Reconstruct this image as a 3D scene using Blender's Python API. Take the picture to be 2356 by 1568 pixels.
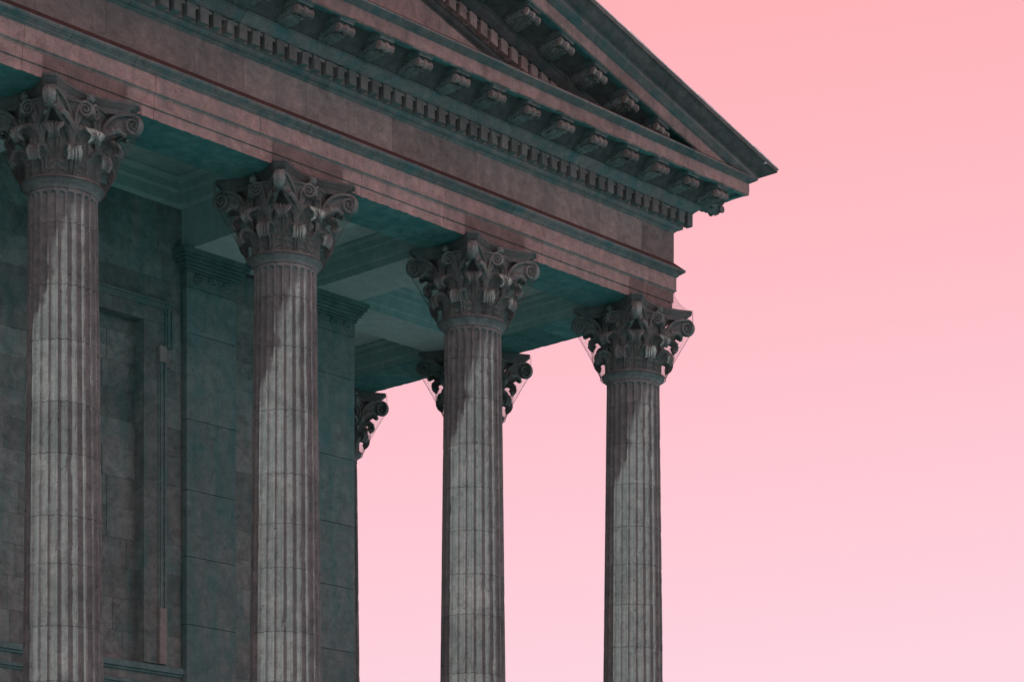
import bpy, math, random
import numpy as np
from mathutils import Vector, noise as mnoise
for o in list(bpy.data.objects): bpy.data.objects.remove(o)
scn = bpy.context.scene
C = scn.collection
R = math.radians
random.seed(7)

# ------------------------------------------------------------------ camera, sky, sun, exposure
cam = bpy.data.cameras.new('camera')
camo = bpy.data.objects.new('camera', cam); C.objects.link(camo)
cam.sensor_width = 36.0
cam.lens = 5405 / 2356 * 36.0
cam.shift_x = (1178 - 1537) / 2356
cam.shift_y = (2428 - 784) / 2356
cam.clip_start = 0.5; cam.clip_end = 9000
camo.location = (-27.46, -24.21, 0.0)
camo.rotation_euler = (R(90), 0, R(40.55 - 90))
scn.camera = camo

world = bpy.data.worlds.new('World'); scn.world = world; world.use_nodes = True
wn = world.node_tree; wn.nodes.clear()
wo = wn.nodes.new('ShaderNodeOutputWorld'); wb = wn.nodes.new('ShaderNodeBackground')
tc = wn.nodes.new('ShaderNodeTexCoord'); sx = wn.nodes.new('ShaderNodeSeparateXYZ')
asn = wn.nodes.new('ShaderNodeMath'); asn.operation = 'ARCSINE'
mr = wn.nodes.new('ShaderNodeMapRange'); mr.inputs['From Min'].default_value = 0.0; mr.inputs['From Max'].default_value = R(90)
rp = wn.nodes.new('ShaderNodeValToRGB')
def lin(c):
    return tuple(((v / 255) / 12.92 if v / 255 <= 0.04045 else ((v / 255 + 0.055) / 1.055) ** 2.4) for v in c) + (1,)
els = [(0.0, (253, 224, 238)), (9 / 90, (254, 213, 225)), (13 / 90, (255, 203, 214)), (17 / 90, (255, 193, 203)), (22 / 90, (255, 183, 190)), (27 / 90, (255, 174, 177)), (40 / 90, (255, 168, 169)), (1.0, (255, 166, 167))]
while len(rp.color_ramp.elements) < len(els): rp.color_ramp.elements.new(0.5)
for e, (p, c) in zip(rp.color_ramp.elements, els): e.position = p; e.color = lin(c)
wn.links.new(tc.outputs['Generated'], sx.inputs[0]); wn.links.new(sx.outputs['Z'], asn.inputs[0])
dt = wn.nodes.new('ShaderNodeVectorMath'); dt.operation = 'DOT_PRODUCT'; dt.inputs[1].default_value = (0.65, -0.76, 0.0)
ma = wn.nodes.new('ShaderNodeMath'); ma.operation = 'MULTIPLY_ADD'; ma.inputs[1].default_value = -0.11
wn.links.new(tc.outputs['Generated'], dt.inputs[0]); wn.links.new(dt.outputs['Value'], ma.inputs[0]); wn.links.new(asn.outputs[0], ma.inputs[2])
wn.links.new(ma.outputs[0], mr.inputs['Value']); wn.links.new(mr.outputs[0], rp.inputs[0])
wn.links.new(rp.outputs[0], wb.inputs[0]); wb.inputs[1].default_value = 1.0
wn.links.new(wb.outputs[0], wo.inputs[0])

SUN_AZ, SUN_EL = R(188.5), R(27.2)
sd = Vector((math.cos(SUN_AZ) * math.cos(SUN_EL), math.sin(SUN_AZ) * math.cos(SUN_EL), math.sin(SUN_EL)))
sun = bpy.data.lights.new('sun', 'SUN'); sun.energy = 2.3; sun.angle = R(0.9); sun.color = (1.0, 0.93, 0.90)
suno = bpy.data.objects.new('sun', sun); C.objects.link(suno); suno.location = sd * 60
suno.rotation_euler = sd.to_track_quat('Z', 'Y').to_euler()

vs = scn.view_settings
vs.view_transform = 'Standard'; vs.look = 'None'; vs.exposure = 0.0; vs.gamma = 1.0; vs.use_curve_mapping = False

# ------------------------------------------------------------------ materials
def stone(name, c1, c2, stain=None, stain_amt=0.0, crust=0.25, pits=0.5, bump=0.35, rough=0.92, grain=1.0, vary=0.16):
    m = bpy.data.materials.new(name); m.use_nodes = True
    t = m.node_tree; n = t.nodes; n.clear(); L = t.links.new
    out = n.new('ShaderNodeOutputMaterial'); b = n.new('ShaderNodeBsdfPrincipled'); L(b.outputs[0], out.inputs[0])
    b.inputs['Roughness'].default_value = rough
    b.inputs['Specular IOR Level'].default_value = 0.25
    g = n.new('ShaderNodeNewGeometry'); oi = n.new('ShaderNodeObjectInfo')
    def nz(scale, detail=5, rgh=0.6, src=None, dist=0.0):
        x = n.new('ShaderNodeTexNoise'); x.inputs['Scale'].default_value = scale; x.inputs['Detail'].default_value = detail
        x.inputs['Roughness'].default_value = rgh; x.inputs['Distortion'].default_value = dist
        L(src or g.outputs['Position'], x.inputs['Vector']); return x.outputs['Fac']
    def mp(v, a, b_, c, d):
        x = n.new('ShaderNodeMapRange'); x.inputs[1].default_value = a; x.inputs[2].default_value = b_
        x.inputs[3].default_value = c; x.inputs[4].default_value = d; L(v, x.inputs[0]); return x.outputs[0]
    def mix(f, a, b_, mode='MIX'):
        x = n.new('ShaderNodeMix'); x.data_type = 'RGBA'; x.blend_type = mode
        if isinstance(f, float): x.inputs[0].default_value = f
        else: L(f, x.inputs[0])
        for s, v in ((x.inputs[6], a), (x.inputs[7], b_)):
            if isinstance(v, tuple): s.default_value = v + (1,) if len(v) == 3 else v
            else: L(v, s)
        return x.outputs[2]
    def gray(v):
        x = n.new('ShaderNodeCombineColor'); [L(v, x.inputs[i]) for i in range(3)]; return x.outputs[0]
    col = mix(mp(nz(1.3, 6), 0.35, 0.65, 0, 1), c1, c2)
    col = mix(1.0, col, gray(mp(nz(6.5, 7, 0.68, dist=0.4), 0.3, 0.7, 1 - 0.3 * grain, 1 + 0.16 * grain)), 'MULTIPLY')
    col = mix(1.0, col, gray(mp(nz(70, 3), 0.3, 0.7, 1 - 0.14 * grain, 1 + 0.12 * grain)), 'MULTIPLY')
    mpg = n.new('ShaderNodeMapping'); mpg.inputs['Scale'].default_value = (5, 5, 0.7); L(g.outputs['Position'], mpg.inputs[0])
    streak = nz(1.0, 6, 0.62, mpg.outputs[0])
    if stain:
        col = mix(mp(streak, 0.46, 0.72, 0, stain_amt), col, stain)
        col = mix(mp(nz(2.4, 7, 0.7), 0.52, 0.7, 0, stain_amt * 0.8), col, stain)
    if crust:
        f = mp(nz(3.1, 9, 0.75, dist=0.6), 0.56, 0.72, 0, crust)
        col = mix(f, col, (0.035, 0.04, 0.04))
    if pits:
        f = mp(nz(24, 4, 0.55), 0.64, 0.70, 0, pits)
        col = mix(f, col, (0.03, 0.03, 0.03))
    col = mix(1.0, col, gray(mp(oi.outputs['Random'], 0, 1, 1 - vary, 1 + vary)), 'MULTIPLY')
    L(col, b.inputs['Base Color'])
    bp = n.new('ShaderNodeBump'); bp.inputs['Strength'].default_value = bump; bp.inputs['Distance'].default_value = 0.02
    ad = n.new('ShaderNodeMath'); ad.operation = 'ADD'
    L(nz(38, 6, 0.65), ad.inputs[0]); L(mp(nz(9, 5, 0.6), 0.3, 0.7, 0, 0.8), ad.inputs[1]); L(ad.outputs[0], bp.inputs['Height'])
    L(bp.outputs[0], b.inputs['Normal'])
    return m

def plain(name, c, rough=0.8):
    m = bpy.data.materials.new(name); m.use_nodes = True
    t = m.node_tree; b = t.nodes['Principled BSDF']; L = t.links.new
    tx = t.nodes.new('ShaderNodeTexNoise'); tx.inputs['Scale'].default_value = 9; tx.inputs['Detail'].default_value = 6
    g = t.nodes.new('ShaderNodeNewGeometry'); L(g.outputs['Position'], tx.inputs['Vector'])
    r = t.nodes.new('ShaderNodeValToRGB'); r.color_ramp.elements[0].position = 0.3; r.color_ramp.elements[1].position = 0.7
    r.color_ramp.elements[0].color = tuple(v * 0.7 for v in c) + (1,); r.color_ramp.elements[1].color = tuple(min(1, v * 1.2) for v in c) + (1,)
    L(tx.outputs['Fac'], r.inputs[0]); L(r.outputs[0], b.inputs['Base Color']); b.inputs['Roughness'].default_value = rough
    b.inputs['Specular IOR Level'].default_value = 0.2
    return m

TEAL = (0.035, 0.13, 0.13)
M = {}
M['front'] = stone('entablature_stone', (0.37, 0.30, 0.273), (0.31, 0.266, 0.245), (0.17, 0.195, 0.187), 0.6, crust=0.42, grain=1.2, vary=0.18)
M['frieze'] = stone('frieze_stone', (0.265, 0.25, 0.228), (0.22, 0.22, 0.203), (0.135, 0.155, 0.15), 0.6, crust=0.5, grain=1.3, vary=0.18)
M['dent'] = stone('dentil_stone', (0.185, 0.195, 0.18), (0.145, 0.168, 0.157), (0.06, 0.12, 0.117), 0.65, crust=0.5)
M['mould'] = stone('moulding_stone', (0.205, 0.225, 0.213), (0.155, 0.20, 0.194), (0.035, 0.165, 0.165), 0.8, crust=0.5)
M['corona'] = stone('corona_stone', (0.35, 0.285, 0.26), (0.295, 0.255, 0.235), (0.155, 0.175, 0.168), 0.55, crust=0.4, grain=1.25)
M['sima'] = stone('gutter_stone', (0.15, 0.155, 0.148), (0.11, 0.135, 0.132), (0.045, 0.105, 0.105), 0.6, crust=0.5, grain=1.3)
M['weather'] = stone('red_weathering', (0.085, 0.055, 0.049), (0.064, 0.045, 0.04), crust=0.5)
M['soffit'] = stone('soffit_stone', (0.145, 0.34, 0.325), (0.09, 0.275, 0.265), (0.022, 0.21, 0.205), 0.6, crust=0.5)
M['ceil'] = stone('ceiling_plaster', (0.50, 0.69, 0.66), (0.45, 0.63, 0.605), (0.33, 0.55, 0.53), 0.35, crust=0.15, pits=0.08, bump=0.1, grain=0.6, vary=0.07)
M['column'] = stone('column_stone', (0.224, 0.266, 0.258), (0.175, 0.22, 0.213), (0.088, 0.142, 0.141), 0.48, crust=0.36, pits=0.7, bump=0.6, vary=0.1, grain=1.2)
M['capital'] = stone('capital_stone', (0.245, 0.305, 0.288), (0.185, 0.245, 0.233), (0.065, 0.14, 0.14), 0.55, crust=0.55, bump=0.8, vary=0.12)
M['wall'] = stone('wall_stone', (0.245, 0.305, 0.285), (0.185, 0.26, 0.245), (0.045, 0.20, 0.193), 0.6, crust=0.6, vary=0.2, grain=1.4)
M['pil'] = stone('pilaster_stone', (0.19, 0.285, 0.273), (0.15, 0.25, 0.24), (0.035, 0.21, 0.203), 0.65, crust=0.3, vary=0.1, grain=1.1)
M['dado'] = stone('dado_stone', (0.15, 0.27, 0.262), (0.12, 0.235, 0.23), TEAL, 0.45, crust=0.35)
M['bounce_ground'] = stone('teal_bounce_ground', (0.15, 0.42, 0.44), (0.13, 0.39, 0.41), crust=0.1, pits=0.1, bump=0.1)  # teal made up so the unseen ground bounces tinted light upward
M['rep'] = stone('repair_stone', (0.27, 0.30, 0.285), (0.235, 0.265, 0.252), crust=0.2, pits=0.2)
M['core'] = plain('mortar', (0.10, 0.115, 0.112), 0.95)
M['floor'] = stone('portico_floor_stone', (0.40, 0.47, 0.455), (0.35, 0.42, 0.41), crust=0.2, pits=0.2)
M['net'] = plain('netting_cord', (0.12, 0.10, 0.092), 0.7)
M['lead'] = plain('lead_flashing', (0.72, 0.72, 0.73), 0.5)

# ------------------------------------------------------------------ helpers
def mesh(name, V, F, mats, mi=None, smooth=None):
    me = bpy.data.meshes.new(name)
    me.from_pydata([tuple(map(float, v)) for v in V], [], [tuple(f) for f in F])
    for m in (mats if isinstance(mats, (list, tuple)) else [mats]): me.materials.append(m)
    if mi is not None: me.polygons.foreach_set('material_index', mi)
    if smooth is not None:
        me.polygons.foreach_set('use_smooth', [True] * len(me.polygons))
        if smooth < 180: me.set_sharp_from_angle(angle=R(smooth))
    me.update()
    return me
def obj(name, me, parent=None, loc=(0, 0, 0), rz=0.0):
    o = bpy.data.objects.new(name, me); C.objects.link(o); o.location = loc; o.rotation_euler = (0, 0, rz)
    if parent: o.parent = parent
    return o
def thing(name, label, cat, loc=(0, 0, 0), group=None):
    o = bpy.data.objects.new(name, None); C.objects.link(o); o.location = loc; o.empty_display_size = 0.3
    o['label'] = label; o['category'] = cat
    if group: o['group'] = group
    return o
def join(parts):
    V, F = [], []
    for v, f in parts:
        n = len(V); V += [tuple(p) for p in v]; F += [tuple(i + n for i in q) for q in f]
    return V, F
def box(x0, x1, y0, y1, z0, z1, b=0.0):
    if b <= 0:
        V = [(x, y, z) for z in (z0, z1) for y in (y0, y1) for x in (x0, x1)]
        F = [(0, 2, 3, 1), (4, 5, 7, 6), (0, 1, 5, 4), (2, 6, 7, 3), (0, 4, 6, 2), (1, 3, 7, 5)]
        return V, F
    V = []; idx = {}
    xs, ys, zs = (x0, x1), (y0, y1), (z0, z1)
    for i in (0, 1):
        for j in (0, 1):
            for k in (0, 1):
                s = (1 if i == 0 else -1, 1 if j == 0 else -1, 1 if k == 0 else -1)
                p = (xs[i], ys[j], zs[k])
                for a in range(3):
                    q = [p[c] + s[c] * b for c in range(3)]; q[a] = p[a]
                    idx[i, j, k, a] = len(V); V.append(tuple(q))
    F = []
    def face(q):
        c = np.mean([V[i] for i in q], axis=0); m = np.array([(x0 + x1) / 2, (y0 + y1) / 2, (z0 + z1) / 2])
        p = [np.array(V[i]) for i in q]; nn = np.cross(p[1] - p[0], p[2] - p[0])
        F.append(tuple(q) if nn @ (c - m) > 0 else tuple(reversed(q)))
    for a in range(3):
        o1, o2 = [c for c in range(3) if c != a]
        for s in (0, 1):
            q = []
            for (p, r) in ((0, 0), (1, 0), (1, 1), (0, 1)):
                ix = [0, 0, 0]; ix[a] = s; ix[o1] = p; ix[o2] = r; q.append(idx[(*ix, a)])
            face(q)
    for a in range(3):   # edges along axis a
        o1, o2 = [c for c in range(3) if c != a]
        for p in (0, 1):
            for r in (0, 1):
                q = []
                for s, w in ((0, o1), (0, o2), (1, o2), (1, o1)):
                    ix = [0, 0, 0]; ix[a] = s; ix[o1] = p; ix[o2] = r; q.append(idx[(*ix, w)])
                face(q)
    for i in (0, 1):
        for j in (0, 1):
            for k in (0, 1): face([idx[i, j, k, a] for a in range(3)])
    return V, F

TAN = math.tan(R(15.67))
def nz(x, y=0.0, z=0.0): return mnoise.noise(Vector((x, y, z)))
def sweep(prof, a0, a1, side='F', mitre0=False, mitre1=False, rake=0.0, closed=True, step=0.25, jit=0.0, jpts=(), dq=0.0):
    """profile of (q, h) swept along the front (x from a0 to a1, y=-q) or the side (y from a0 to a1, x=q);
    a mitred end follows the corner diagonal; rake shears upward to the left."""
    n = len(prof)
    ns = max(1, int(round((a1 - a0) / step)))
    V, F = [], []
    for s in range(ns + 1):
        t = s / ns
        for i, (q, h) in enumerate(prof):
            q = q + dq
            lo, hi = a0, a1
            if mitre0: lo = -q
            if mitre1: hi = q
            a = lo + (hi - lo) * t
            hh = h
            if jit and i in jpts:
                e = nz(a * 9, i * 3.1, h * 7) + 0.6 * nz(a * 23, i * 1.7, h * 5)
                hh += jit * max(-0.2, e) ; q -= jit * 0.6 * max(0, e)
            if side == 'F': V.append((a, -q, hh - rake * a))
            else: V.append((q, a, hh))
    m = n if closed else n - 1
    mi = []
    for s in range(ns):
        for i in range(m):
            j = (i + 1) % n
            f = (s * n + i, s * n + j, (s + 1) * n + j, (s + 1) * n + i)
            F.append(f if side == 'F' else f[::-1]); mi.append(i)
    if closed:
        if not mitre0: F.append(tuple(range(n)) if side == 'S' else tuple(reversed(range(n)))); mi.append(-1)
        if not mitre1: F.append(tuple(ns * n + i for i in (reversed(range(n)) if side == 'S' else range(n)))); mi.append(-1)
    return V, F, mi
def fixn(V, F):
    return V, F
def lathe(prof, seg=48, z0=0.0):
    V, F = [], []
    for r, z in prof:
        for k in range(seg):
            a = 2 * math.pi * k / seg; V.append((r * math.cos(a), r * math.sin(a), z - z0))
    for i in range(len(prof) - 1):
        for k in range(seg):
            k2 = (k + 1) % seg
            F.append((i * seg + k, i * seg + k2, (i + 1) * seg + k2, (i + 1) * seg + k))
    return V, F
def grid_solid(G, th):
    """closed sheet from a grid of points [i][j] with thickness th (number or array)"""
    G = np.array(G, float); ni, nj = G.shape[:2]
    du = np.gradient(G, axis=0); dv = np.gradient(G, axis=1)
    nn = np.cross(du, dv); nn /= (np.linalg.norm(nn, axis=2, keepdims=True) + 1e-9)
    B = G - nn * (th if np.isscalar(th) else np.array(th)[..., None])
    V = [tuple(p) for p in G.reshape(-1, 3)] + [tuple(p) for p in B.reshape(-1, 3)]
    N = ni * nj; F = []
    for i in range(ni - 1):
        for j in range(nj - 1):
            a, b, c, d = i * nj + j, i * nj + j + 1, (i + 1) * nj + j + 1, (i + 1) * nj + j
            F.append((a, d, c, b)); F.append((a + N, b + N, c + N, d + N))
    for i in range(ni - 1):
        for j in (0, nj - 1):
            a, d = i * nj + j, (i + 1) * nj + j
            F.append((a, a + N, d + N, d) if j == 0 else (d, d + N, a + N, a))
    for j in range(nj - 1):
        for i in (0, ni - 1):
            a, b = i * nj + j, i * nj + j + 1
            F.append((b, b + N, a + N, a) if i == 0 else (a, a + N, b + N, b))
    return V, F

# ------------------------------------------------------------------ ground and podium (out of the frame, tones picked to throw fill light up)
g = obj('ground', mesh('ground', [(-4000, -4000, -1.7), (4000, -4000, -1.7), (4000, 4000, -1.7), (-4000, 4000, -1.7)], [(0, 1, 2, 3)], M['bounce_ground']))
g['kind'] = 'structure'
pod = obj('podium', mesh('podium', *join([box(-24.5, 1.1, -1.1, 24, -1.7, 1.4, 0.03), box(-24.7, 1.3, -1.3, 24, -1.7, -1.1, 0.03)]), M['floor']))
pod['label'] = 'stone podium under the row of fluted columns'; pod['category'] = 'podium'

# ------------------------------------------------------------------ entablature
SP = 3.5
WY = 3.17          # face of the inner wall
ent = thing('entablature', 'horizontal stone entablature resting on the fluted columns, with dentils and modillions', 'entablature', (0, 0, 0))
def part_sweep(name, parent, prof, a0, a1, mat, edgemat=None, mats=None, smooth=None, **kw):
    V, F, mi = sweep(prof, a0, a1, **kw)
    if edgemat: idx = [edgemat.get(i, 0) for i in mi]
    else: idx = None
    me = mesh(name, V, F, mats or mat, idx, smooth)
    return obj(name, me, parent)
def run(name, parent, prof, joints, mat, last_mitre=True, gap=0.003, smooth=32, **kw):
    """blocks between joints along the front; the right-hand one is mitred at the corner"""
    for i in range(len(joints) - 1):
        a0, a1 = joints[i], joints[i + 1]
        lm = last_mitre and i == len(joints) - 2
        part_sweep(name, parent, prof, a0 + gap, a1 - (0 if lm else gap), mat, mitre1=lm, smooth=smooth, **kw)

# profile points run from the top inside, down the back, along the bottom and up the front
arch = [(-0.42, 12.127), (-0.42, 11.60), (0.432, 11.60), (0.432, 11.718), (0.426, 11.724), (0.426, 11.734), (0.445, 11.74), (0.445, 11.882), (0.452, 11.888), (0.458, 11.903), (0.474, 11.915), (0.482, 11.925), (0.482, 11.942), (0.478, 11.946), (0.478, 12.127)]
aj = [-26.0, -18.9, -15.2, -13.1, -11.38, -9.48, -7.82, -6.05, -4.51, -2.51, -0.17, 0.48]
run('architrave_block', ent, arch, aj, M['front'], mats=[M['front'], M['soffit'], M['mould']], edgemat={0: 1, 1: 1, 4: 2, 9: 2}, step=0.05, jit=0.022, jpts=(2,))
crown = [(0.35, 12.362), (0.35, 12.129), (0.478, 12.129), (0.486, 12.131), (0.49, 12.143), (0.505, 12.150), (0.508, 12.165), (0.53, 12.178), (0.55, 12.197), (0.566, 12.203), (0.582, 12.224), (0.582, 12.246), (0.452, 12.362)]
cj = [-26, -20, -16.3, -13.9, -12.4, -10.75, -9.83, -7.05, -5.35, -5.05, -3.2, -1.62, -0.74, 0.45]
run('crown_moulding', ent, crown, cj, M['mould'], mats=[M['mould'], M['weather']], edgemat={11: 1, 12: 1}, step=0.3)
fr = [(-0.40, 12.822), (-0.40, 12.335), (0.45, 12.335), (0.45, 12.822)]
fj = [-26, -19, -15.2, -13.5, -12.3, -11.22, -10.2, -8.86, -8.07, -7.04, -6.28, -5.49, -3.88, -2.45, -1.28, -0.31, 0.45]
run('frieze_block', ent, fr, fj, M['frieze'], gap=0.002, step=0.5)
bed = [(0.30, 12.926), (0.30, 12.823), (0.452, 12.823), (0.46, 12.835), (0.474, 12.842), (0.477, 12.855), (0.50, 12.862), (0.525, 12.875), (0.54, 12.89), (0.546, 12.905), (0.546, 12.926)]
bj = [-26, -19, -14.2, -12.0, -9.9, -7.7, -6.7, -4.55, -3.3, -1.2, 0.5]
run('bed_moulding', ent, bed, bj, M['mould'], step=0.3)
dband = [(0.30, 13.127), (0.30, 12.928), (0.565, 12.928), (0.565, 13.085), (0.625, 13.088), (0.628, 13.127)]
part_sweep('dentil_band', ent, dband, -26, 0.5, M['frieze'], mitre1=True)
ovo = [(0.30, 13.262), (0.30, 13.129), (0.668, 13.129), (0.668, 13.143), (0.68, 13.146), (0.69, 13.160), (0.715, 13.178), (0.742, 13.205), (0.757, 13.232), (0.772, 13.240), (0.772, 13.262)]
oj = [-26, -19, -14.8, -12.5, -10.6, -8.3, -6.3, -4.2, -2.1, 0.2, 0.6]
run('ovolo_moulding', ent, ovo, oj[:-2] + [0.6], M['mould'], step=0.3)
mband = [(0.30, 13.50), (0.30, 13.264), (0.735, 13.264), (0.735, 13.395), (0.75, 13.40), (0.765, 13.425), (0.79, 13.44), (0.79, 13.50)]
part_sweep('modillion_band', ent, mband, -26, 0.7, M['mould'], mitre1=True, smooth=30)
cor = [(0.35, 13.622), (0.35, 13.50), (1.195, 13.50), (1.20, 13.447), (1.262, 13.440), (1.284, 13.456), (1.288, 13.53), (1.285, 13.622)]
corj = [-26, -18, -14.9, -12.6, -10.8, -9.3, -7.55, -6.0, -4.55, -3.03, -1.6, -0.3, 0.95, 1.2]
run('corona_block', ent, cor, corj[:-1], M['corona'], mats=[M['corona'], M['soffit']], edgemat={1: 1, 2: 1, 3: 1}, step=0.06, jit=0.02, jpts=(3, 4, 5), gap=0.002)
cym = [(0.40, 13.86), (0.40, 13.624), (1.285, 13.624), (1.29, 13.633), (1.305, 13.637), (1.318, 13.650), (1.345, 13.660), (1.368, 13.678), (1.384, 13.688), (1.384, 13.712), (1.36, 13.722), (1.355, 13.742), (0.50, 13.86)]
cyj = [-26, -18, -14, -11.6, -9.9, -7.9, -6.15, -4.4, -2.6, -0.9, 1.0]
run('cornice_cap', ent, cym, cyj, M['mould'], mats=[M['mould'], M['weather']], edgemat={9: 1, 10: 1, 11: 1, 12: 1}, step=0.3, gap=0.002)
# side entablature running back from the corner
for nm, pf, mt, kw in (('architrave_block', arch, M['front'], dict(mats=[M['front'], M['soffit'], M['mould']], edgemat={0: 1, 1: 1}, step=0.05, jit=0.008, jpts=(2,))),
                       ('crown_moulding', crown, M['mould'], {}), ('frieze_block', fr, M['frieze'], {}), ('bed_moulding', bed, M['mould'], {}),
                       ('dentil_band', dband, M['frieze'], {}), ('ovolo_moulding', ovo, M['mould'], {}), ('modillion_band', mband, M['mould'], {}),
                       ('corona_block', cor, M['corona'], dict(mats=[M['corona'], M['soffit']], edgemat={1: 1, 2: 1, 3: 1}, step=0.06, jit=0.02, jpts=(3, 4, 5))), ('cornice_cap', cym, M['mould'], {})):
    js = [-0.5, 1.75, 5.25, 8.75, 13.0] if nm in ('architrave_block', 'corona_block') else [-0.5, 13.0]
    for i in range(len(js) - 1):
        part_sweep(nm, ent, pf, js[i] + 0.003, js[i + 1] - 0.003, mt, side='S', mitre0=(i == 0), smooth=32, **kw)
core = [(-0.36, 13.58), (-0.36, 11.66), (0.40, 11.66), (0.40, 13.0), (1.1, 13.53), (1.1, 13.58)]
part_sweep('core', ent, core, -25.9, 0.3, M['core'], mitre1=True)
part_sweep('core', ent, core, 0.3, 12.9, M['core'], side='S', mitre0=True)

# dentils
def shear(V, k): return [(x, y, z - k * x) for x, y, z in V]
DV, DF = box(-0.066, 0.066, -0.661, -0.56, 12.933, 13.127, 0.005)
dmi = [1 if all(DV[i][2] < 12.9331 for i in f) else 0 for f in DF]  # undersides take the teal moulding stone: bounced light put into the colour
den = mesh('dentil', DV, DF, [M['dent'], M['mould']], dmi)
den_r = mesh('dentil_raking', shear(DV, TAN), DF, M['front'])
den_s = mesh('dentil_side', [(-y, x, z) for x, y, z in DV], [f for f in DF], M['frieze'])
DP = SP / 17
dv_ = [den]
for q in range(6):
    r_ = random.Random(q); V2 = [list(p) for p in DV]
    for _ in range(1 + q % 3):
        cx_, cz_ = r_.choice([-0.066, 0.066]), r_.choice([12.933, 12.933, 13.127]); a_, b_ = r_.uniform(0.008, 0.024), r_.uniform(0.008, 0.03)
        for p in V2:
            if abs(p[0] - cx_) < 0.006 and abs(p[2] - cz_) < 0.006 and p[1] < -0.65: p[0] -= math.copysign(a_, cx_); p[2] += b_ if cz_ < 13 else -b_; p[1] += 0.004
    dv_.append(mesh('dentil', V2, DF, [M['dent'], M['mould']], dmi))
for k in range(0, 62):
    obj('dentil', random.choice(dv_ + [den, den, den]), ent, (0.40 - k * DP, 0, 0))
obj('dentil', mesh('corner_dentil', *box(0.541, 0.661, -0.661, -0.541, 12.933, 13.127, 0.005), M['dent']), ent)
for k in range(0, 10): obj('dentil', den_s, ent, (0, -0.40 + k * DP, 0))

# ------------------------------------------------------------------ modillions
def spiral_pts(cx, cz, r0, r1, turns, a0, n, sgn=1):
    return [(cx + (r0 + (r1 - r0) * t) * math.cos(a0 + sgn * turns * 2 * math.pi * t), cz + (r0 + (r1 - r0) * t) * math.sin(a0 + sgn * turns * 2 * math.pi * t)) for t in [i / n for i in range(n + 1)]]
def ribbon(path, w, d0, d1):
    """flat band along a path of (a, z): in-plane half width w(t), from depth d0 to d1; returns (a, depth, z) verts"""
    P = np.array(path); n = len(P); T = np.gradient(P, axis=0); T /= np.linalg.norm(T, axis=1)[:, None] + 1e-9
    N = np.stack([-T[:, 1], T[:, 0]], 1)
    V, F = [], []
    for i in range(n):
        ww = w(i / (n - 1)); a, b = P[i] - N[i] * ww, P[i] + N[i] * ww
        m = P[i]
        D0 = d0(i / (n - 1)) if callable(d0) else d0; D1 = d1(i / (n - 1)) if callable(d1) else d1
        V += [(a[0], D0, a[1]), (b[0], D0, b[1]), (b[0], D1, b[1]), (m[0], D1 + (D1 - D0) * 0.10, m[1]), (a[0], D1, a[1])]
    for i in range(n - 1):
        for k in range(5):
            k2 = (k + 1) % 5
            F.append((i * 5 + k, i * 5 + k2, i * 5 + 5 + k2, i * 5 + 5 + k))
    F.append((4, 3, 2, 1, 0)); e = (n - 1) * 5; F.append((e, e + 1, e + 2, e + 3, e + 4))
    return V, F

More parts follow.
